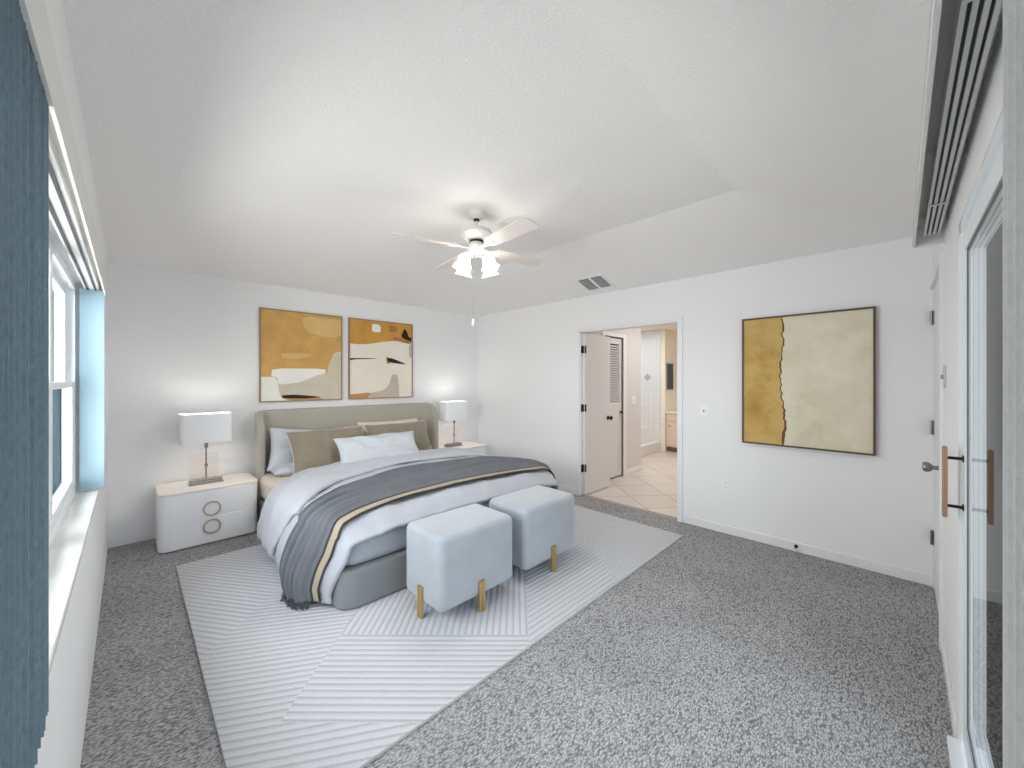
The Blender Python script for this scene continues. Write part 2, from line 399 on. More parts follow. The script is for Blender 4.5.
# ------------------------------------------------------------------ hinged door by the corner
b = BM(); box(b, HX0+.004, HX1-.004, YS-.04, YS-.003, .012, HZ-.004, .002, 1); d3 = struct('door_3', b, m_trim)
for z in (.345, 1.10, 1.85):
    b = BM(); tube(b, [(HX1+.004, YS+.008, z-.048), (HX1+.004, YS+.008, z+.048)], .008, 8); box(b, HX1-.03, HX1+.004, YS-.003, YS+.001, z-.048, z+.048); box(b, HX1+.004, HX1+.03, YS-.0, YS+.0025, z-.048, z+.048)
    obj('hinge', b, m_nickel, d3)
b = BM(); lathe(b, [(.030, 0), (.030, .006), (.013, .012), (.011, .035), (.024, .045), (.029, .060), (.024, .074), (0, .078)], 20, (HX0+.07, YS-.003, .94), (0, 1, 0))
obj('door_knob', b, m_nickel, d3, smooth=True)
b = BM()
box(b, HX0-.05, HX0, YS, YS+.014, 0, HZ-.001); box(b, HX1, X1-.001, YS, YS+.001, 0, HZ-.001); box(b, HX0-.05, X1-.001, YS, YS+.014, HZ, HZ+.05)
struct('trim_3', b, m_trim)

# ------------------------------------------------------------------ wall fittings
m_plate = M('white_plastic', (240, 240, 240), .35)
m_slot = M('plate_slot', (150, 150, 150), .5)
t = thing('light_switch', 'white light switch on the wall right of the bathroom doorway', 'light switch', (X1, 1.336, 1.125))
b = BM(); box(b, X1-.006, X1, 1.336-.036, 1.336+.036, 1.068, 1.184, .003, 2); obj('cover_plate', b, m_plate, t)
b = BM(); box(b, X1-.016, X1-.005, 1.331, 1.341, 1.115, 1.137, .002, 1); obj('toggle', b, m_slot, t)
t = thing('wall_outlet', 'white power outlet low on the wall under the switch', 'outlet', (X1, 1.143, .448))
b = BM(); box(b, X1-.006, X1, 1.143-.036, 1.143+.036, .39, .506, .003, 2); obj('cover_plate', b, m_plate, t)
for z in (.425, .471):
    b = BM(); box(b, X1-.009, X1-.005, 1.127, 1.159, z-.016, z+.016, .003, 2)
    for yy in (1.137, 1.149): box(b, X1-.0096, X1-.0088, yy-.0016, yy+.0016, z-.005, z+.008, mat=1)
    obj('socket', b, [m_plate, m_slot], t)
t = thing('light_switch', 'white light switch on the narrow wall beside the patio door', 'light switch', (2.9, YS, 1.44))
b = BM(); box(b, 2.865, 2.937, YS, YS+.007, 1.382, 1.498, .003, 2); obj('cover_plate', b, M('grey_plate', (196, 196, 196), .4), t)
b = BM(); box(b, 2.896, 2.906, YS+.006, YS+.017, 1.43, 1.452, .002, 1); obj('toggle', b, m_slot, t)
t = thing('door_stop', 'small dark door stop on the baseboard under the large painting', 'door stop', (X1-.012, .609, .05))
b = BM(); tube(b, [(X1-.012, .609, .045), (X1-.075, .609, .035)], .005, 8); lathe(b, [(.014, 0), (.014, .003), (0, .004)], 12, (X1-.012, .609, .045), (-1, 0, 0)); obj('spring', b, m_bronze, t)
b = BM(); tube(b, [(X1-.072, .609, .0355), (X1-.088, .609, .033)], .009, 8); obj('rubber_tip', b, m_plate, t)

# ceiling register on the slope
t = thing('ceiling_vent', 'white ceiling air register with two grilles near the bathroom doorway', 'air vent', (3.70, 2.40, 2.515))
th_ = math.atan2(.3, SL)
Mv = Matrix.Translation((3.70, 2.41, ZC+(X1-3.70)*.3/SL)) @ Matrix.Rotation(th_, 4, 'Y')
def vbx(b, *a, mat=0):
    vs = box(b, *a, mat=mat)
    for v in vs: v.co = Mv @ v.co
b = BM()
for q in ((-.15, -.125, -.175, .175), (.125, .15, -.175, .175), (-.125, .125, -.175, -.15), (-.125, .125, .15, .175), (-.125, .125, -.014, .014)):
    vbx(b, q[0], q[1], q[2], q[3], -.010, -.001)
obj('register_frame', b, m_plate, t)
b = BM()
for y0, y1 in ((-.15, -.014), (.014, .15)):
    vbx(b, -.125, .125, y0, y1, -.002, -.001, mat=1)
    for k in range(9):
        q = -.115+k*.0285; vbx(b, q-.004, q+.004, y0, y1, -.008, -.002)
obj('louver', b, [M('vent_slat', (190, 190, 190), .5), M('vent_dark', (90, 90, 92), .8)], t)

# ------------------------------------------------------------------ bathroom
b = BM(); box(b, X1+.12, 4.62, 2.90, 3.0, 0, 2.44); box(b, 5.27, 5.76, 2.90, 3.0, 0, 2.44); box(b, 4.62, 5.27, 2.90, 3.0, 2.05, 2.44)
box(b, 5.76-.1, 5.76, 3.0, 4.5, 0, 2.44)
struct('wall_bathroom_left', b, m_bwall)
b = BM(); box(b, 7.57, 7.68, 3.30, 4.5, 0, 2.44); box(b, 7.68, 8.3, 3.30, 3.42, 0, 2.44); box(b, 8.16, 8.3, .4, 3.42, 0, 2.44)
struct('wall_bathroom_end', b, m_bcream)
b = BM(); box(b, 4.06, 8.2, .4, .5, 0, 2.44); box(b, 5.76, 7.6, 4.45, 4.5, 0, 2.44); struct('wall_bathroom_right', b, m_bwall)
b = BM(); box(b, 5.27, 5.77, 2.888, 2.90, 0, .08, .003, 1); struct('baseboard_bathroom', b, m_trim)
# louvered closet door
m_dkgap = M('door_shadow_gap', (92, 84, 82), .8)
b = BM(); box(b, 4.62, 4.68, 2.884, 2.90, 0, 2.05); box(b, 5.20, 5.27, 2.884, 2.90, 0, 2.05); box(b, 4.62, 5.27, 2.884, 2.90, 2.05, 2.1); struct('trim_4', b, m_trim)
b = BM()
box(b, 4.68, 4.75, 2.92, 2.95, .02, 2.03); box(b, 5.125, 5.195, 2.92, 2.95, .02, 2.03); box(b, 4.75, 5.125, 2.92, 2.95, 1.95, 2.03)
box(b, 4.75, 5.125, 2.925, 2.945, .02, 1.0); box(b, 4.75, 5.125, 2.92, 2.95, 1.0, 1.09)
k = 1.1
while k < 1.94:
    vs = box(b, 4.75, 5.125, 2.922, 2.948, k, k+.006)
    for v in vs: v.co.z += (2.935-v.co.y)*.9*(-1)
    k += .034
lv = struct('door_4', b, m_door)
b = BM(); lathe(b, [(.02, 0), (.01, .01), (.018, .03), (0, .04)], 14, (5.16, 2.92, .95), (0, -1, 0)); obj('door_knob', b, m_bronze, lv, smooth=True)
b = BM(); box(b, 4.62, 5.27, 2.97, 2.995, 0, 2.05); struct('wall_closet_shade', b, m_dkgap)  # dark sheet painted as the shade behind the louvers
t = thing('light_switch', 'white light switch in the bathroom past the louvered door', 'light switch', (5.52, 2.9, 1.12))
b = BM(); box(b, 5.46, 5.58, 2.893, 2.90, 1.06, 1.18, .003, 2); obj('cover_plate', b, m_plate, t)
for x in (5.497, 5.543):
    b = BM(); box(b, x-.005, x+.005, 2.884, 2.894, 1.11, 1.13); obj('toggle', b, m_plate, t)
# shower
t = thing('shower_enclosure', 'white tiled walk-in shower at the far end of the bathroom', 'shower', (6.7, 3.8, 0))
b = BM(); box(b, 5.765, 7.565, 3.38, 3.50, 0, .19, .006, 2); obj('curb', b, M('shower_curb', (226, 224, 220), .3), t)
b = BM(); box(b, 5.765, 7.565, 3.50, 4.44, .01, .06); obj('shower_pan', b, M('shower_pan_white', (228, 228, 226), .3), t)
b = BM(); box(b, 7.555, 7.568, 3.39, 4.44, .06, 1.18); obj('wall_tile', b, m_stile_x, t)
b = BM(); box(b, 7.558, 7.568, 3.39, 4.44, 1.18, 2.43); obj('wall_panel', b, M('shower_panel', (224, 229, 231), .3), t)
b = BM(); box(b, 5.77, 7.555, 4.435, 4.448, .06, 2.43); obj('wall_tile', b, m_stile_y, t)
b = BM()
c = (7.553, 3.66, 1.48); r = .075
prism(b, [(c[1]-r, c[2]), (c[1], c[2]-r), (c[1]+r, c[2]), (c[1], c[2]+r)], lambda p, q, h: (h, p, q), 7.55, 7.558)
obj('accent_tile', b, M('accent_tile', (176, 176, 178), .3), t)
b = BM(); prism(b, [(7.555, 3.505), (7.555, 3.95), (7.15, 3.95)], lambda p, q, h: (p, q, h), .06, .46); obj('corner_bench', b, M('bench_white', (232, 232, 230), .3), t)
# vanity
m_van = M('vanity_cream', (226, 205, 186), .5)
t = thing('bathroom_vanity', 'cream bathroom vanity with white top beyond the open doorway', 'vanity', (7.85, 2.6, 0))
b = BM(); box(b, 7.60, 8.15, 1.9, 3.29, .10, .765); box(b, 7.66, 8.15, 1.92, 3.28, 0, .10, mat=1); obj('body', b, [m_van, M('toe_kick', (120, 104, 95), .8)], t)
b = BM(); box(b, 7.57, 8.155, 1.88, 3.295, .765, .80, .006, 2); box(b, 8.14, 8.158, 1.88, 3.295, .80, .90, .003, 1); obj('countertop', b, M('vanity_top', (238, 232, 224), .25), t)
for k in range(3):
    y0 = 3.26-.45*k
    b = BM(); box(b, 7.584, 7.60, y0-.43, y0, .13, .60, .004, 1); d = obj('door', b, m_van, t)
    b = BM(); lathe(b, [(.008, 0), (.006, .012), (.013, .02), (0, .026)], 12, (7.584, y0-.05, .52), (-1, 0, 0)); obj('knob', b, m_bronze, d)
    b = BM(); box(b, 7.584, 7.60, y0-.43, y0, .62, .745, .004, 1); d = obj('drawer', b, m_van, t)
t = thing('bathroom_mirror', 'dark-framed narrow mirror beside the bathroom vanity', 'mirror', (7.8, 3.30, 1.5))
m_mir = M('mirror_glass', (150, 152, 155), .06, .95)
b = BM(); box(b, 7.60, 7.93, 3.283, 3.299, 1.22, 1.77, .003, 1); obj('frame', b, M('mirror_frame', (190, 178, 165), .4), t)
b = BM(); box(b, 7.62, 7.91, 3.279, 3.283, 1.24, 1.75); obj('mirror_glass', b, m_mir, t)
t = thing('bathroom_mirror', 'wide wall mirror above the bathroom vanity', 'mirror', (8.16, 2.6, 1.5))
b = BM(); box(b, 8.148, 8.159, 1.95, 3.17, 1.20, 1.78); obj('mirror_glass', b, m_mir, t)
area('shower_fill', (6.6, 3.75, 2.40), (0, 0, 0), .8, .6, 8, (.96, .98, 1))  # fill lamp added overhead to brighten the shower, no fixture modelled
area('bathroom_fill', (6.0, 1.9, 2.40), (0, 0, 0), 2.2, 1.2, 18, (.94, .97, 1))  # unseen fill lamp added under the bathroom ceiling, not a window

# ------------------------------------------------------------------ rug
def stripe_mat(name, ang, per=.038):
    m = bpy.data.materials.new(name); m.use_nodes = True; nt = m.node_tree; N = nt.nodes; L = nt.links
    b = N['Principled BSDF']; b.inputs['Roughness'].default_value = 1; b.inputs['Specular IOR Level'].default_value = .1
    t = N.new('ShaderNodeTexCoord'); mp = N.new('ShaderNodeMapping'); mp.inputs['Rotation'].default_value = (0, 0, -math.radians(ang)); L.new(t.outputs['Object'], mp.inputs[0])
    wv = N.new('ShaderNodeTexWave'); wv.bands_direction = 'Y'; wv.inputs['Scale'].default_value = 2*PI/20/per; wv.inputs['Distortion'].default_value = .35; wv.inputs['Detail'].default_value = 2; wv.inputs['Detail Scale'].default_value = 6
    L.new(mp.outputs[0], wv.inputs[0])
    n = N.new('ShaderNodeTexNoise'); n.inputs['Scale'].default_value = 130; L.new(t.outputs['Object'], n.inputs['Vector'])
    ad = N.new('ShaderNodeMath'); ad.operation = 'MULTIPLY_ADD'; ad.inputs[1].default_value = .6; L.new(n.outputs[0], ad.inputs[0]); L.new(wv.outputs['Fac'], ad.inputs[2])
    r = N.new('ShaderNodeValToRGB'); r.color_ramp.elements[0].position = .30; r.color_ramp.elements[0].color = (*lin((177, 178, 181)), 1); r.color_ramp.elements[1].position = .72; r.color_ramp.elements[1].color = (*lin((203, 204, 208)), 1)
    L.new(ad.outputs[0], r.inputs[0]); L.new(r.outputs[0], b.inputs['Base Color'])
    bp = N.new('ShaderNodeBump'); bp.inputs['Strength'].default_value = .5; bp.inputs['Distance'].default_value = .006; L.new(ad.outputs[0], bp.inputs['Height']); L.new(bp.outputs[0], b.inputs['Normal'])
    return m
RX0, RX1, RY0, RY1, RZ = .252, 3.567, 1.389, 3.868, .014
rm = [stripe_mat('rug_stripe_%d' % i, a) for i, a in enumerate((-45, 45, 0, -32, -55, 90))]
b = BM()
def clip(poly, a, bb, c):          # keep a*x+b*y<=c
    outp = []
    for i, p in enumerate(poly):
        q = poly[(i+1) % len(poly)]; fp = a*p[0]+bb*p[1]-c; fq = a*q[0]+bb*q[1]-c
        if fp <= 0: outp.append(p)
        if (fp < 0 < fq) or (fq < 0 < fp):
            s = fp/(fp-fq); outp.append((p[0]+(q[0]-p[0])*s, p[1]+(q[1]-p[1])*s))
    return outp
R0 = [(RX0, RY0), (RX1, RY0), (RX1, RY1), (RX0, RY1)]
def reg(mat, *cl):
    p = R0
    for c in cl: p = clip(p, *c)
    if len(p) > 2: quad(b, [(q[0], q[1], RZ) for q in p], mat)
# x-y bands: <-2.25 | -2.25..-1.36 | -1.36...12 | .12..1.02 | >1.02 ;  x+y folds at 3.02 and 2.24
reg(4, (1, -1, -2.25)); 
reg(3, (-1, 1, 2.25), (1, -1, -1.36))
reg(3, (-1, 1, 1.36), (1, -1, .12), (1, 1, 2.24))
reg(0, (-1, 1, 1.36), (1, -1, .12), (-1, -1, -2.24), (1, 1, 3.02))
reg(1, (-1, 1, 1.36), (1, -1, .12), (-1, -1, -3.02))
reg(2, (-1, 1, -.12), (1, -1, 1.0))
reg(5, (-1, 1, -1.0), (1, 1, 5.0)); reg(0, (-1, 1, -1.0), (-1, -1, -5.0))
for k in range(4):
    p, q = R0[k], R0[(k+1) % 4]; quad(b, [(*p, .001), (*q, .001), (*q, RZ), (*p, RZ)], 6)
quad(b, [(*p, .001) for p in R0], 0)
rm.append(M('rug_binding', (196, 195, 192), .95))
tag(obj('area_rug', b, rm), 'large cream area rug with diagonal striped patchwork under the bed', 'rug')

# ------------------------------------------------------------------ bed
m_uph = M('taupe_upholstery', (172, 168, 156), .9, bump=(350, .25, .002), var=(3, .03), sheen=.2)
m_base = M('grey_upholstery', (130, 134, 136), .9, bump=(350, .25, .002), sheen=.2)
bed = thing('bed', 'king bed with taupe winged headboard and grey upholstered base', 'bed', (1.95, 3.5, 0))
def rrect(x0, x1, y0, y1, r, n=8):
    pts = []
    for cx, cy, a0 in ((x1-r, y1-r, 0), (x0+r, y1-r, 90), (x0+r, y0+r, 180), (x1-r, y0+r, 270)):
        for k in range(n+1):
            a = math.radians(a0+90*k/n); pts.append((cx+r*math.cos(a), cy+r*math.sin(a)))
    return pts
def loft(b, rings, mat=0):
    rr = [[b.verts.new(p) for p in ring] for ring in rings]; n = len(rr[0])
    for a, c in zip(rr, rr[1:]):
        for k in range(n): b.faces.new((a[k], a[(k+1) % n], c[(k+1) % n], c[k])).material_index = mat
    b.faces.new(rr[0]).material_index = mat; b.faces.new(rr[-1]).material_index = mat
def softbox(b, x0, x1, y0, y1, z0, z1, rv, re, mat=0, n=8, m=5):
    """rounded-rectangle column, plan corners rv, edge rounding re"""
    rings = []
    for k in range(m+1):
        a = PI/2*k/m; i = re*(1-math.sin(a)); rings.append((i, z0+re*(1-math.cos(a))))
    for k in range(m+1):
        a = PI/2*k/m; i = re*(1-math.cos(a)); rings.append((i, z1-re*(1-math.sin(a))))
    loft(b, [[(p[0], p[1], z) for p in rrect(x0+i, x1-i, y0+i, y1-i, max(.004, rv-i), n)] for i, z in rings], mat)
b = BM(); softbox(b, .895, 2.99, 2.352, 4.60, .016, .255, .11, .02); obj('base', b, m_base, bed, smooth=True)
# headboard: swept U in plan
b = BM()
HT, TH = 1.112, .075
xl, xr, yb, yf, rc = .885, 2.995, 4.712, 4.42, .16
path = []     # outer face centreline
n = 8
cl = TH/2
path += [((xl+cl, yf+(yb-cl-rc-yf)*k/6), 'w') for k in range(6)]
for k in range(n+1):
    a = math.radians(180-90*k/n); path.append(((xl+cl+rc+rc*math.cos(a), yb-cl-rc+rc*math.sin(a)), 'c'))
path += [((xl+cl+rc+(xr-xl-2*cl-2*rc)*k/8, yb-cl), 'b') for k in range(1, 8)]
for k in range(n+1):
    a = math.radians(90-90*k/n); path.append(((xr-cl-rc+rc*math.cos(a), yb-cl-rc+rc*math.sin(a)), 'c'))
path += [((xr-cl, yb-cl-rc-(yb-cl-rc-yf)*(k+1)/6), 'w') for k in range(6)]
P = [Vector(p[0]) for p in path]; rings = []
cum = [0]
for i in range(1, len(P)): cum.append(cum[-1]+(P[i]-P[i-1]).length)
Lt = cum[-1]
# insert extra end stations for rounding
st = sorted(set([round(c, 5) for c in cum]+[.004, .012, .025, .05, .08, .12]+[Lt-q for q in (.002, .005, .01, .017, .025, .035, .05, .07, .09, .12, .15)]))
def at(s):
    for i in range(1, len(P)):
        if s <= cum[i]+1e-9:
            f = (s-cum[i-1])/(cum[i]-cum[i-1]); return P[i-1].lerp(P[i], f), (P[i]-P[i-1]).normalized()
    return P[-1], (P[-1]-P[-2]).normalized()
for s in st:
    p, d = at(min(s, Lt)); nrm = Vector((-d.y, d.x)); e_ = min(s, Lt-s)
    hw = cl*math.sqrt(max(.02, 1-(1-min(1, e_/.03))**2)) if e_ < .03 else cl
    ht = HT-.30*(1-math.sqrt(max(0, 1-(1-min(1, e_/.19))**2)))
    ring = [(p.x+nrm.x*hw, p.y+nrm.y*hw, .02), (p.x+nrm.x*hw, p.y+nrm.y*hw, ht-cl*.8)]
    for k in range(1, 6):
        a = PI*k/6; ring.append((p.x+nrm.x*hw*math.cos(a), p.y+nrm.y*hw*math.cos(a), ht-cl*.8+cl*.8*math.sin(a)))
    ring += [(p.x-nrm.x*hw, p.y-nrm.y*hw, ht-cl*.8), (p.x-nrm.x*hw, p.y-nrm.y*hw, .02)]
    rings.append(ring)
loft(b, rings); obj('headboard', b, m_uph, bed, smooth=True)

m_mat = M('blue_grey_mattress', (160, 167, 175), .85, bump=(12, .35, .02), var=(4, .04))
mt = thing('mattress', 'blue-grey covered mattress lying in the upholstered bed base', 'mattress', (1.95, 3.5, .25))
b = BM(); softbox(b, .915, 2.97, 2.378, 4.56, .257, .478, .11, .055); obj('mattress_body', b, m_mat, mt, smooth=True)
m_sheet = M('cream_sheet', (228, 218, 206), .9, bump=(14, .3, .01))
b = BM(); softbox(b, .905, 2.98, 3.35, 4.57, .262, .486, .11, .055); obj('fitted_sheet', b, m_sheet, mt, smooth=True)

# bedding sheets draped over the bed profile
PR = [(.806, .052), (.782, .15), (.782, .24), (.806, .33), (.838, .41), (.88, .465), (.95, .500), (1.1, .520), (1.4, .533), (1.95, .545), (2.5, .533), (2.8, .520), (2.94, .503), (3.03, .475), (3.09, .42), (3.125, .33), (3.14, .24), (3.13, .14)]
def spline(P, per=6):
    o = []
    for i in range(len(P)-1):
        p0, p1, p2, p3 = P[max(0, i-1)], P[i], P[i+1], P[min(len(P)-1, i+2)]
        for k in range(per):
            t = k/per
            o.append(tuple(.5*((2*p1[j])+(-p0[j]+p2[j])*t+(2*p0[j]-5*p1[j]+4*p2[j]-p3[j])*t*t+(-p0[j]+3*p1[j]-3*p2[j]+p3[j])*t**3) for j in (0, 1)))
    o.append(P[-1]); return o
PS = spline(PR, 8)
cs = [0]
for a, c in zip(PS, PS[1:]): cs.append(cs[-1]+math.hypot(c[0]-a[0], c[1]-a[1]))
PL = cs[-1]
def prof(s):
    s = max(0, min(PL, s))
    lo, hi = 0, len(cs)-1
    while hi-lo > 1:
        m = (lo+hi)//2
        if cs[m] <= s: lo = m
        else: hi = m
    f = (s-cs[lo])/(cs[hi]-cs[lo]); a, c = PS[lo], PS[hi]
    p = (a[0]+(c[0]-a[0])*f, a[1]+(c[1]-a[1])*f); d = Vector((c[0]-a[0], c[1]-a[1])).normalized()
    return p, Vector((-d.y, d.x))
def drape(s, y, off):
    """point on the bedding at cross-bed arc s, length position y, offset off outward"""
    p, nrm = prof(s); x, z = p[0]+nrm.x*off, p[1]+nrm.y*off
    bl = sstep(2.30, 2.70, y)                       # wraps the foot corners
    if x < .95: x += (1-bl)*(.95-x)*.80
    if x > 2.94: x -= (1-bl)*(x-2.94)*.62
    dz_ = .085*sstep(2.52, 2.335, y)**1.3; z2 = z-dz_*min(1, max(0, (z-.1)/.3))
    return Vector((x, y, z2))
def sheet(name, m, s0, s1, yfront, yback, ns, nw, off, wr, parent=None, thick=.02, matf=None, hem=None):
    b = BM(); g = []
    for i in range(ns+1):
        s = s0+(s1-s0)*i/ns; (px, pz), _ = prof(s); row = []
        key = px if .95 < px < 2.95 else (px if pz > .45 else (.95-(.45-pz)-.15 if px < 1.5 else 2.95+.15+(.45-pz)))
        ya, yc = yfront(key), yback(key)
        for j in range(nw+1):
            w_ = j/nw; y = ya+(yc-ya)*w_
            ss = s
            if hem: ss = hem(s, w_, i/ns)
            row.append(b.verts.new(drape(ss, y, off+wr(s, y, w_, px, pz))))
        g.append(row)
    for i in range(ns):
        for j in range(nw):
            f = b.faces.new((g[i][j], g[i+1][j], g[i+1][j+1], g[i][j+1]))
            if matf: f.material_index = matf((j+.5)/nw)
    return obj(name, b, m, parent, smooth=True, solid=thick, auto=False)
nz = lambda *a: noise.noise(Vector(a))
m_duv = M('white_duvet', (182, 186, 195), .9, bump=(40, .2, .006), sheen=.15)
m_duv2 = M('white_duvet_fold', (192, 195, 203), .9, bump=(40, .2, .006), sheen=.15)
def wr_duv(s, y, w_, px, pz):
    e_ = 1 if pz > .45 else 1.6
    return .014*e_*nz(px*3+s*2, y*5, 1.3)+.009*nz(s*9+y*6, y*14, 4)+.005*nz(s*26, y*9+s*8, 2)+.012*(1-(abs(2*w_-1))**8)-.006
DUV = sheet('duvet', m_duv, 0, PL, lambda k: lut([(.45, 2.46), (.60, 2.40), (.75, 2.355), (.95, 2.34), (2.9, 2.34), (3.2, 2.36)], k), lambda k: 3.72, 190, 70, .018, wr_duv, thick=.022)
tag(DUV, 'white duvet draped over the bed and hanging at its left side', 'duvet')
fy0 = [(.5, 3.22), (.66, 3.10), (.80, 3.02), (.87, 2.98), (1.06, 3.19), (1.3, 3.38), (1.84, 3.56), (2.3, 3.56), (2.8, 3.48), (3.0, 3.42), (3.5, 3.5)]
fy1 = [(.5, 3.74), (.8, 3.70), (.93, 3.74), (1.05, 3.88), (1.2, 3.99), (1.9, 4.03), (2.9, 4.0), (3.5, 4.0)]
def wr_fold(s, y, w_, px, pz):
    return .034*(1-abs(2*w_-1)**6)**.5*(1 if pz > .46 else max(.35, 1-(.46-pz)*4))-.006+.011*nz(s*4, y*5, 9)+.006*nz(s*12+y*5, y*16, 2)+.006*math.sin(w_*14+nz(s*2, 0, 0)*3)*(1-abs(2*w_-1)**4)
FOLD = sheet('duvet_fold', m_duv2, .10, PL-.12, lambda k: lut(fy0, k), lambda k: lut(fy1, k), 170, 44, .042, wr_fold, parent=DUV, thick=.03)
# throw blanket
m_th = M('slate_throw', (104, 109, 115), .95, bump=(260, .4, .002), var=(5, .10)); m_tan = M('tan_stripe', (172, 161, 142), .95, bump=(260, .4, .002)); m_blk = M('charcoal_stripe', (60, 60, 62), .95, bump=(260, .4, .002))
ty0 = [(.5, 2.50), (.7, 2.44), (.86, 2.42), (1.04, 2.455), (1.4, 2.515), (2.35, 2.49), (2.8, 2.46), (3.2, 2.46)]
ty1 = [(.5, 2.84), (.66, 2.82), (.80, 2.80), (.94, 2.90), (1.17, 3.08), (1.77, 3.25), (2.3, 3.22), (2.76, 3.14), (3.0, 2.98), (3.2, 2.95)]
def wr_th(s, y, w_, px, pz):
    w2 = w_+.05*math.sin(s*1.9)+.03*math.sin(s*4.3+1)
    bl_ = sstep(.90, 1.25, px); a1 = .020*(.5+.5*math.sin(s*2.3+w2*5))*bl_+.020*(1-bl_)
    f = (a1*1.5+.008)*abs(math.sin(PI*4.2*w2))**.6*sstep(.12, .22, w_)*sstep(1.0, .96, w_)
    f += .012*abs(math.sin(PI*9.3*w2+1.1*s))**.7*sstep(.14, .25, w_)*sstep(1.0, .96, w_)
    return f+.004*nz(s*8, y*10, 7)+.001
def matf(w_):
    return 2 if w_ < .025 else (1 if w_ < .115 else (2 if w_ < .15 else 0))
THR = thing('throw_blanket', 'slate grey fringed throw with a tan border stripe across the bed', 'blanket', (1.9, 2.9, .55))
sheet('blanket', [m_th, m_tan, m_blk], .03, PL-.14, lambda k: lut(ty0, k), lambda k: lut(ty1, k), 200, 90, .052, wr_th, parent=THR, thick=.008, matf=matf)
b = BM(); random.seed(11)
for k in range(58):
    w_ = .17+.83*k/57+random.uniform(-.004, .004)
    y = lut(ty0, .5)+(lut(ty1, .5)-lut(ty0, .5))*w_
    (px, pz), _ = prof(.03)
    p = drape(.03, y, .05+wr_th(.03, y, w_, px, pz)); q = p+Vector((random.uniform(-.022, .006), random.uniform(-.012, .014), -random.uniform(.045, .075)))
    if q.z < RZ+.004: q.z = RZ+.004
    md = (p+q)/2+Vector((random.uniform(-.008, .008), random.uniform(-.006, .006), 0))
    tube(b, [p+Vector((.003, 0, .006)), md, q], [.0035, .0028, .0035], 5)
obj('fringe', b, M('dark_fringe', (76, 80, 84), .95), THR)

# ------------------------------------------------------------------ pillows
def pillow(name, w_, h, t, loc, lean, yaw, m, label, seed, group, roll=0, piping=None, flange=0):
    b = BM(); nu, nv = 30, 22; grids = []
    for sg in (1, -1):
        g = []
        for i in range(nu+1):
            u = -1+2*i/nu; row = []
            for j in range(nv+1):
                v = -1+2*j/nv
                pin = 1-.055*(1-u*u)*(abs(v)**3)*1.0; pinu = 1-.07*(1-v*v)*(abs(u)**3)
                x = u*w_/2*pinu; z = v*h/2*pin
                fu = max(0, 1-abs(u/(1-flange))**3.2) if abs(u) < 1-flange else 0; fv = max(0, 1-abs(v/(1-flange))**3.2) if abs(v) < 1-flange else 0
                T = (fu*fv)**.55*t/2+.004
                ed = (fu*fv)**.3
                T += ed*(.018*nz(u*3+seed, v*3, seed*1.7+sg)+.012*nz(u*8+seed, v*6, sg*3.3+seed)+.009*math.sin(9*(u+v*.6)+3*nz(u*2, v*2, seed))*sstep(1.1, .2, abs(u)))
                row.append(b.verts.new((x, sg*T, z)))
            g.append(row)
        grids.append(g)
    for g in grids:
        for i in range(nu):
            for j in range(nv): b.faces.new((g[i][j], g[i+1][j], g[i+1][j+1], g[i][j+1]))
    A, B_ = grids
    rim = [(i, 0) for i in range(nu)]+[(nu, j) for j in range(nv)]+[(i, nv) for i in range(nu, 0, -1)]+[(0, j) for j in range(nv, 0, -1)]
    for k in range(len(rim)):
        (i, j), (p, q) = rim[k], rim[(k+1) % len(rim)]
        b.faces.new((A[i][j], A[p][q], B_[p][q], B_[i][j]))
    rimpts = [(A[i][j].co+B_[i][j].co)/2 for i, j in rim]
    o = obj(name, b, m, smooth=True, auto=False); tag(o, label, 'pillow', group)
    o.location = loc; o.rotation_euler = (lean, roll, yaw)
    if piping:
        b = BM(); tube(b, rimpts+[rimpts[0]], .005, 6, cap=False); obj('piping', b, piping, smooth=True).parent = o
    return o
m_taupe = M('taupe_linen', (140, 131, 114), .85, bump=(60, .35, .004), var=(6, .06), sheen=.3)
m_white = M('white_linen', (202, 207, 214), .9, bump=(45, .2, .004))
m_cream = M('cream_linen', (222, 214, 198), .9, bump=(45, .2, .004))
G = 'pillows against the headboard'
R = math.radians
pillow('pillow', .80, .44, .15, (1.38, 4.47, .685), R(-17), R(2), m_white, 'white pillow standing at far left behind the left taupe pillow', 1, G, roll=R(7))
pillow('pillow', .80, .46, .15, (2.32, 4.48, .70), R(-16), R(-2), m_cream, 'cream pillow mostly hidden behind the right taupe pillow', 2, G)
pillow('pillow', .78, .47, .17, (1.50, 4.21, .70), R(-30), R(2), m_taupe, 'left taupe linen pillow beside the white pillow', 3, G, piping=m_cream)
pillow('pillow', .78, .47, .17, (2.31, 4.22, .70), R(-30), R(-3), m_taupe, 'right taupe linen pillow, nearest the right nightstand', 4, G, piping=m_cream)
pillow('lumbar_pillow', .90, .33, .14, (1.91, 3.93, .70), R(-38), R(-2), m_white, 'long white lumbar pillow in front of both taupe pillows', 5, G)
pillow('pillow', .60, .34, .11, (1.27, 4.33, .535), R(-90), R(0), m_white, 'low white pillow lying flat at the left, under the standing pillows', 6, G)

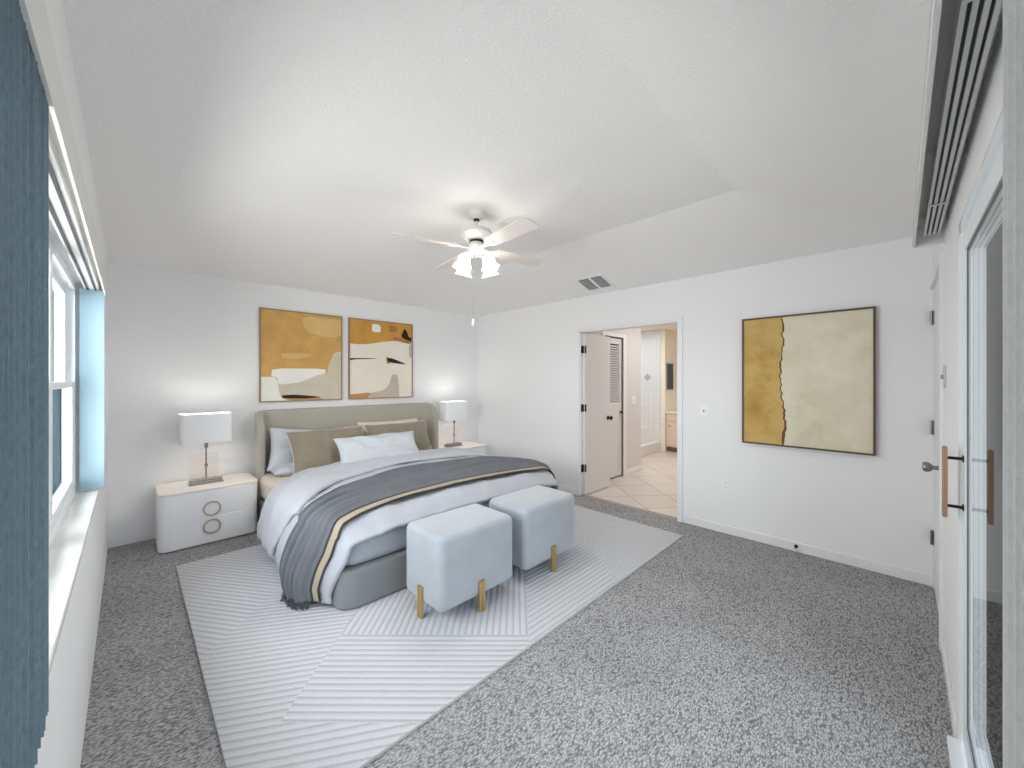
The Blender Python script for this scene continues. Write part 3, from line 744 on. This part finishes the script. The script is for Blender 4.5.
# ------------------------------------------------------------------ ottomans
m_vel = M('pale_blue_velvet', (166, 173, 181), .8, bump=(5, .15, .02), var=(6, .06), sheen=.5)
m_brass = M('brushed_brass', (208, 180, 126), .3, .85)
OX, OY, OW, OD = 1.235, 1.81, .59, .405
ot = thing('ottoman', 'pale blue velvet cube ottoman at the bed foot, nearer the camera', 'ottoman', (OX, OY, RZ), 'velvet ottomans at the foot of the bed')
b = BM(); softbox(b, OX, OX+OW, OY, OY+OD, .098, .527, .045, .04, n=6)
obj('cushion_body', b, m_vel, ot, smooth=True)
def leg(px, py, ax):
    b = BM(); h0, h1 = RZ, .20
    for k in (-1, 1):
        if ax == 'x': box(b, px+k*.0125-.0095, px+k*.0125+.0095, py-.011, py+.011, h0, h1, .002, 1)
        else: box(b, px-.011, px+.011, py+k*.0125-.0095, py+k*.0125+.0095, h0, h1, .002, 1)
    if ax == 'x': box(b, px-.006, px+.006, py-.006, py+.006, h0, h1-.002)
    else: box(b, px-.006, px+.006, py-.006, py+.006, h0, h1-.002)
    obj('leg', b, m_brass, ot)
leg(OX+OW/2, OY-.006, 'x'); leg(OX+OW/2, OY+OD+.006, 'x'); leg(OX-.006, OY+OD/2, 'y'); leg(OX+OW+.006, OY+OD/2, 'y')
o2 = copy_tree(ot, (OX+.695, OY, RZ)); o2['label'] = 'pale blue velvet cube ottoman at the bed foot, nearer the bathroom doorway'

# ------------------------------------------------------------------ nightstands
m_lac = M('white_lacquer', (246, 247, 250), .35)
m_top = M('blush_top', (242, 234, 226), .4)
m_ring = M('champagne_ring', (196, 184, 160), .35, .6)
NX, NY, NW, ND = .160, 4.225, .705, .485
ns = thing('nightstand', 'white nightstand with two ring pulls left of the bed, by the window', 'nightstand', (NX, NY, 0), 'white nightstands')
b = BM(); softbox(b, NX+.004, NX+NW-.004, NY+.006, NY+ND, .008, .466, .07, .008, n=8); softbox(b, NX+.03, NX+NW-.03, NY+.035, NY+ND-.01, 0, .012, .05, .002, mat=1)
obj('body', b, [m_lac, M('plinth_grey', (150, 146, 140), .6)], ns, smooth=True)
b = BM(); softbox(b, NX, NX+NW, NY, NY+ND, .466, .485, .07, .006, n=8); obj('top', b, m_top, ns, smooth=True)
for z0, z1, zc in ((.020, .238, .152), (.243, .458, .308)):
    b = BM(); box(b, NX+.075, NX+NW-.075, NY+.002, NY+.02, z0, z1, .002, 1); dr = obj('drawer', b, m_lac, ns)
    b = BM(); cx = NX+NW/2-.0; nn = 36
    r1, r2 = .064, .052
    rings = [[(cx+r*math.cos(2*PI*k/nn), yy, zc+r*math.sin(2*PI*k/nn)) for k in range(nn)] for r, yy in ((r1, NY+.002), (r1, NY-.008), (r2, NY-.008), (r2, NY+.002))]
    vv = [[b.verts.new(p) for p in ring] for ring in rings]
    for a, c in zip(vv, vv[1:]):
        for k in range(nn): b.faces.new((a[k], a[(k+1) % nn], c[(k+1) % nn], c[k]))
    h = obj('ring_pull', b, m_ring, dr, smooth=True)
n2 = copy_tree(ns, (3.002, NY, 0)); n2['label'] = 'white nightstand right of the bed, in the corner'

# ------------------------------------------------------------------ table lamps
m_shade = M('white_shade', (242, 244, 246), .9)
m_chrome = M('polished_chrome', (158, 154, 148), .15, 1)
m_acr = glass_mat('clear_acrylic', (.985, .97, .955), ior=1.2); m_amb = M('amber_edge', (222, 196, 160), .3)
def lamp(cx, cy, label):
    z0 = .485
    t = thing('table_lamp', label, 'lamp', (cx, cy, z0), 'bedside table lamps')
    b = BM(); box(b, cx-.125, cx+.125, cy-.055, cy+.055, z0, z0+.014, .002, 1); box(b, cx-.115, cx+.115, cy-.045, cy+.045, z0+.014, z0+.030, .002, 1); box(b, cx-.12, cx+.12, cy-.03, cy+.03, z0+.030, z0+.044, .002, 1)
    obj('base', b, m_chrome, t)
    b = BM(); tube(b, [(cx, cy-.018, z0+.04), (cx, cy-.018, z0+.36)], .006, 10); lathe(b, [(.012, 0), (.014, .01), (.012, .02)], 12, (cx, cy-.018, z0+.155)); lathe(b, [(.014, 0), (.014, .045)], 14, (cx, cy-.018, z0+.325))
    obj('pole', b, m_chrome, t, smooth=True)
    b = BM(); box(b, cx-.115, cx+.09, cy+.004, cy+.022, z0+.044, z0+.27, .002, 1); p = obj('acrylic_block', b, m_acr, t)
    b = BM()
    for k in range(8):
        z = z0+.06+k*.028
        tube(b, [(cx-.108, cy+.002, z), (cx+.083, cy+.002, z)], .0011, 5)
    tube(b, [(cx-.112, cy+.002, z0+.05), (cx-.112, cy+.002, z0+.268)], .0012, 5); tube(b, [(cx+.087, cy+.002, z0+.05), (cx+.087, cy+.002, z0+.268)], .0012, 5)
    tube(b, [(cx-.112, cy+.002, z0+.268), (cx+.087, cy+.002, z0+.268)], .0012, 5)
    obj('amber_line', b, m_amb, p)
    b = BM(); zb, zt = .862, 1.120
    oo = rrect(cx-.185, cx+.185, cy-.10, cy+.10, .035, 6); ii = rrect(cx-.181, cx+.181, cy-.096, cy+.096, .031, 6)
    A = [b.verts.new((*p, zb)) for p in oo]; B_ = [b.verts.new((*p, zt)) for p in oo]; Cc = [b.verts.new((*p, zt)) for p in ii]; D = [b.verts.new((*p, zb)) for p in ii]
    for r1, r2 in ((A, B_), (B_, Cc), (Cc, D), (D, A)):
        for k in range(len(oo)): b.faces.new((r1[k], r1[(k+1) % len(oo)], r2[(k+1) % len(oo)], r2[k]))
    box(b, cx-.182, cx+.182, cy-.002, cy+.002, zt-.02, zt-.016); box(b, cx-.002, cx+.002, cy-.097, cy+.097, zt-.02, zt-.016)
    tube(b, [(cx, cy, zb-.0), (cx, cy, zt-.018)], .003, 6)
    obj('lamp_shade', b, m_shade, t, smooth=True)
    b = BM(); lathe(b, [(0.001, 0), (.014, .0), (.016, .03), (.028, .055), (.026, .08), (0.001, .095)], 16, (cx+.0, cy, .93)); obj('light_bulb', b, M('lamp_bulb', (255, 244, 228), .4, emit=((255, 240, 220), 3)), t, smooth=True)
    for dx in (-.09, .09): point('bedside_lamp_light', (cx+dx, cy+.02, 1.03), .85, (1, .95, .88), .03)
lamp(.497, 4.475, 'lit table lamp with white rectangular shade on the left nightstand')
lamp(3.27, 4.475, 'lit table lamp with white rectangular shade on the right nightstand')

# ------------------------------------------------------------------ paintings
def flat_mat(name, rgb, v=.06, s=6): return M(name, rgb, .8, bump=(90, .2, .001), var=(s, v))
OC = flat_mat('ochre_paint', (204, 160, 92), .12); LO = flat_mat('light_ochre_paint', (214, 180, 118), .07); BE = flat_mat('beige_paint', (206, 197, 178), .06)
WH = flat_mat('white_paint', (236, 234, 226), .03); BK = flat_mat('black_paint', (34, 26, 22), .05); OR = flat_mat('orange_paint', (196, 140, 84), .1)
CR = flat_mat('cream_paint', (232, 226, 212), .03); BR = flat_mat('brown_paint', (168, 118, 62), .08); TA = flat_mat('taupe_paint', (196, 184, 166), .05)
DO = flat_mat('deep_ochre_paint', (200, 148, 66), .12)
m_frame = M('oak_frame', (150, 126, 96), .5); m_dframe = M('walnut_frame', (84, 64, 48), .45)
def painting(wall, a0, a1, z0, z1, bgm, shapes, label, cat, fm, name, fw=.012, dep=.035, group=None):
    """wall 'back': a=x on plane Y1; wall 'right': a=y on plane X1 (a0 is the left side as seen)"""
    mats = []; sg = 1 if a1 > a0 else -1
    def P3(u, v, h):
        a = a0+(a1-a0)*u; z = z1-(z1-z0)*v
        return (a, Y1-h, z) if wall == 'back' else (X1-h, a, z)
    t = thing(name, label, cat, P3(.5, .5, 0), group)
    b = BM(); W, Hh = abs(a1-a0), z1-z0; fu, fv = fw/W, fw/Hh
    for (u0, u1, v0, v1) in ((0, 1, 0, fv), (0, 1, 1-fv, 1), (0, fu, fv, 1-fv), (1-fu, 1, fv, 1-fv)):
        prism(b, [(u0, v0), (u1, v0), (u1, v1), (u0, v1)], P3, .002, dep)
    obj('frame', b, fm, t)
    b = BM(); ms = [bgm]
    def MP(u, v, h): return P3(fu+(1-2*fu)*u, fv+(1-2*fv)*v, h)
    prism(b, [(0, 0), (1, 0), (1, 1), (0, 1)], MP, .004, dep-.008)
    for i, (m, pts) in enumerate(shapes):
        if m not in ms: ms.append(m)
        # smooth the outline a little
        pp = []
        for k in range(len(pts)):
            p, q = pts[k], pts[(k+1) % len(pts)]
            if min(p[0], p[1], 1-p[0], 1-p[1]) < .02: pp.append(p)
            else:
                o = pts[k-1]; pp.append((p[0]+(o[0]-p[0])*.18, p[1]+(o[1]-p[1])*.18)); pp.append((p[0]+(q[0]-p[0])*.18, p[1]+(q[1]-p[1])*.18))
        prism(b, pp, MP, dep-.0085, dep-.0077+.0003*i, mat=ms.index(m))
    obj('canvas', b, ms, t)
painting('back', .964, 1.806, 1.19, 2.182, OC, [
    (LO, [(.48, .03), (1, .03), (1, .22), (.92, .25), (.78, .255), (.62, .22), (.55, .21), (.5, .14)]),
    (LO, [(.22, .47), (.5, .46), (.62, .48), (.5, .52), (.24, .53)]),
    (BE, [(.9, .44), (1, .42), (1, 1), (.72, 1), (.21, .97), (.16, .76), (.5, .70), (.66, .66), (.80, .70), (.84, .56)]),
    (WH, [(.13, .64), (.79, .635), (.78, .69), (.66, .715), (.48, .79), (.35, .81), (.2, .82), (.18, .74), (.11, .73)]),
    (WH, [(0, .735), (.15, .735), (.19, .78), (.20, .90), (.24, .98), (.35, 1), (0, 1)]),
    (BK, [(.23, .94), (.38, .935), (.6, .955), (.75, .975), (.5, .985), (.25, .975)]),
    (OR, [(.34, 1), (.42, .985), (.72, .98), (.76, 1)])],
    'square abstract painting, mostly ochre, left one above the headboard', 'painting', m_frame, 'framed_painting', group='abstract paintings above the headboard')
painting('back', 1.887, 2.751, 1.19, 2.182, CR, [
    (DO, [(0, 0), (1, 0), (1, .25), (.7, .235), (.45, .27), (.3, .30), (.12, .315), (0, .31)]),
    (WH, [(.33, .035), (.47, .04), (.47, .14), (.33, .14)]), (BR, [(.6, .03), (.75, .035), (.74, .125), (.6, .12)]),
    (BK, [(.87, .05), (.91, .09), (.95, .17), (.99, .17), (.99, .235), (.8, .18)]),
    (BR, [(.67, .19), (.75, .18), (.97, .23), (.98, .27), (.7, .23)]),
    (TA, [(.95, .27), (1, .27), (1, .46), (.95, .45)]),
    (BK, [(0, .495), (.3, .485), (.45, .49), (.1, .505), (0, .52)]),
    (BR, [(.56, .45), (.6, .48), (.62, .56), (.56, .54)]),
    (BK, [(.57, .47), (.66, .475), (.92, .555), (.75, .545), (.59, .53)]),
    (TA, [(.65, .70), (.75, .69), (.78, 1), (.2, 1), (.3, .94), (.5, .91), (.6, .85)]),
    (OR, [(0, .95), (.33, .93), (.26, 1), (0, 1)])],
    'square abstract painting, mostly cream with black wedge, right one above the headboard', 'painting', m_frame, 'framed_painting', group='abstract paintings above the headboard')
def mottled(name, c1, c2, c3):
    m = bpy.data.materials.new(name); m.use_nodes = True; nt = m.node_tree; N = nt.nodes; L = nt.links; b = N['Principled BSDF']; b.inputs['Roughness'].default_value = .7
    t = N.new('ShaderNodeTexCoord'); n = N.new('ShaderNodeTexNoise'); n.inputs['Scale'].default_value = 3.2; n.inputs['Detail'].default_value = 8; n.inputs['Roughness'].default_value = .62
    r = N.new('ShaderNodeValToRGB'); r.color_ramp.elements[0].position = .32; r.color_ramp.elements[0].color = (*lin(c1), 1); r.color_ramp.elements[1].position = .7; r.color_ramp.elements[1].color = (*lin(c3), 1)
    e_ = r.color_ramp.elements.new(.5); e_.color = (*lin(c2), 1)
    L.new(t.outputs['Object'], n.inputs['Vector']); L.new(n.outputs[0], r.inputs[0]); L.new(r.outputs[0], b.inputs['Base Color']); return m
MO = mottled('gold_wash', (176, 134, 56), (196, 162, 92), (208, 182, 122)); MC = mottled('ivory_wash', (206, 200, 170), (220, 214, 190), (230, 226, 208)); MB = flat_mat('burnt_edge', (112, 76, 34), .2, 20)
random.seed(5)
edge = []; v = 0
while v < 1: edge.append((.330+.012*math.sin(v*9)-.02*math.exp(-((v-.02)/.05)**2)*0+random.uniform(-.010, .010)+(.012 if v > .5 else 0), v)); v += .022
edge.append((.340, 1))
w1 = [(x+.004+.012*abs(nz(v*7, 1, 0))+(.008 if v > .7 else 0), v) for x, v in edge]; w0 = [(x-.004-.018*max(0, nz(v*6, 4, 0)), v) for x, v in edge]
painting('right', 1.000, .127, .865, 1.968, MC, [(MO, [(0, 0)]+edge+[(0, 1)]), (MB, w0+w1[::-1])],
    'large gold and ivory abstract painting in a dark frame beside the hinged door', 'painting', m_dframe, 'framed_painting', fw=.014, dep=.045)

# ------------------------------------------------------------------ ceiling fan
FX, FY = 1.930, 2.337
m_fan = M('fan_white', (226, 224, 220), .4); m_blade = M('blade_white', (230, 222, 216), .5)
fan = thing('ceiling_fan', 'white four-blade ceiling fan with lit tulip lights above the bed foot', 'ceiling fan', (FX, FY, ZT))
b = BM(); lathe(b, [(.066, 0), (.066, -.01), (.058, -.04), (.028, -.058), (0, -.06)], 28, (FX, FY, ZT)); obj('canopy', b, m_fan, fan, smooth=True)
b = BM(); lathe(b, [(.022, 0), (.026, -.008), (.018, -.018), (0, -.02)], 18, (FX, FY, ZT-.055)); obj('collar', b, m_bronze, fan, smooth=True)
b = BM(); tube(b, [(FX, FY, ZT-.06), (FX, FY, 2.60)], .011, 12); obj('downrod', b, m_fan, fan, smooth=True)
b = BM(); lathe(b, [(.03, 0), (.075, -.006), (.115, -.022), (.122, -.05), (.112, -.068), (.09, -.080), (.085, -.086), (.05, -.09), (0, -.09)], 36, (FX, FY, 2.61)); obj('motor_housing', b, m_fan, fan, smooth=True)
b = BM(); lathe(b, [(.045, 0), (.05, -.01), (.05, -.035), (.062, -.045), (.06, -.075), (.035, -.10), (.012, -.115), (.012, -.13), (0, -.135)], 28, (FX, FY, 2.522)); obj('light_fitter', b, m_fan, fan, smooth=True)
b = BM(); lathe(b, [(.053, 0), (.056, -.008), (.053, -.016)], 28, (FX, FY, 2.513)); obj('trim_ring', b, m_bronze, fan, smooth=True)
zb = 2.452
for k, ang in enumerate((352, 80, 163, 264)):
    a = R(ang); Rm = Matrix.Translation((FX, FY, zb)) @ Matrix.Rotation(a, 4, 'Z') @ Matrix.Rotation(R(-12), 4, 'X')
    b = BM()
    outl = [(.17, -.048), (.30, -.062), (.55, -.068), (.635, -.066), (.655, -.05), (.66, 0), (.655, .05), (.635, .066), (.55, .068), (.30, .062), (.17, .048)]
    prism(b, outl, lambda p, q, h: Rm @ Vector((p, q, h)), 0, .007)
    bl = obj('blade', b, m_blade, fan)
    b = BM(); prism(b, [(.07, -.014), (.12, -.012), (.16, -.035), (.22, -.04), (.215, 0), (.22, .04), (.16, .035), (.12, .012), (.07, .014)], lambda p, q, h: Rm @ Vector((p, q, h)), -.006, -.0005)
    obj('blade_iron', b, m_fan, bl)
m_tul = M('lit_frosted_glass', (255, 250, 240), .5, emit=((255, 246, 232), 1.6))
for k in range(4):
    a = R(5+45*0+90*k+0) ; a = R(229+45+90*k)
    d = Vector((math.cos(a), math.sin(a), 0)); base_ = Vector((FX, FY, 2.398))
    b = BM(); tube(b, [base_+d*.04, base_+d*.085+Vector((0, 0, .012)), base_+d*.11+Vector((0, 0, .0)), base_+d*.118+Vector((0, 0, -.025))], .008, 8)
    ar = obj('light_arm', b, m_fan, fan, smooth=True)
    ax = (d*.35+Vector((0, 0, -1))).normalized(); o0 = base_+d*.115+Vector((0, 0, -.015))
    b = BM(); lathe(b, [(.014, 0), (.028, .01), (.045, .035), (.048, .06), (.046, .08), (.056, .105), (.068, .118)], 36, o0, ax, ruffle=.10, nr=6)
    g = obj('glass_shade', b, m_tul, ar, smooth=True, solid=.003); g
point('fan_light', (FX, FY, 2.25), 3.2, (1, .97, .93), .10)
for dx, dy in ((-.12, 0), (.12, 0), (0, -.12), (0, .12)):
    l = bpy.data.lights.new('tulip_light', 'SPOT'); l.energy = 4; l.spot_size = R(172); l.spot_blend = .35; l.color = (1, .985, .97); l.shadow_soft_size = .12
    o = bpy.data.objects.new('tulip_light', l); C.objects.link(o); o.location = (FX+dx, FY+dy, 2.24)
b = BM(); tube(b, [(FX-.045, FY-.012, 2.40), (FX-.045, FY-.012, 1.895)], .0006, 5); pc = obj('pull_chain', b, M('chain_metal', (120, 118, 115), .5), fan)
b = BM(); lathe(b, [(0, 0), (.008, .004), (.011, .02), (.009, .045), (.004, .055), (0, .056)], 12, (FX-.045, FY-.012, 1.84)); obj('chain_pull', b, m_plate, pc, smooth=True)
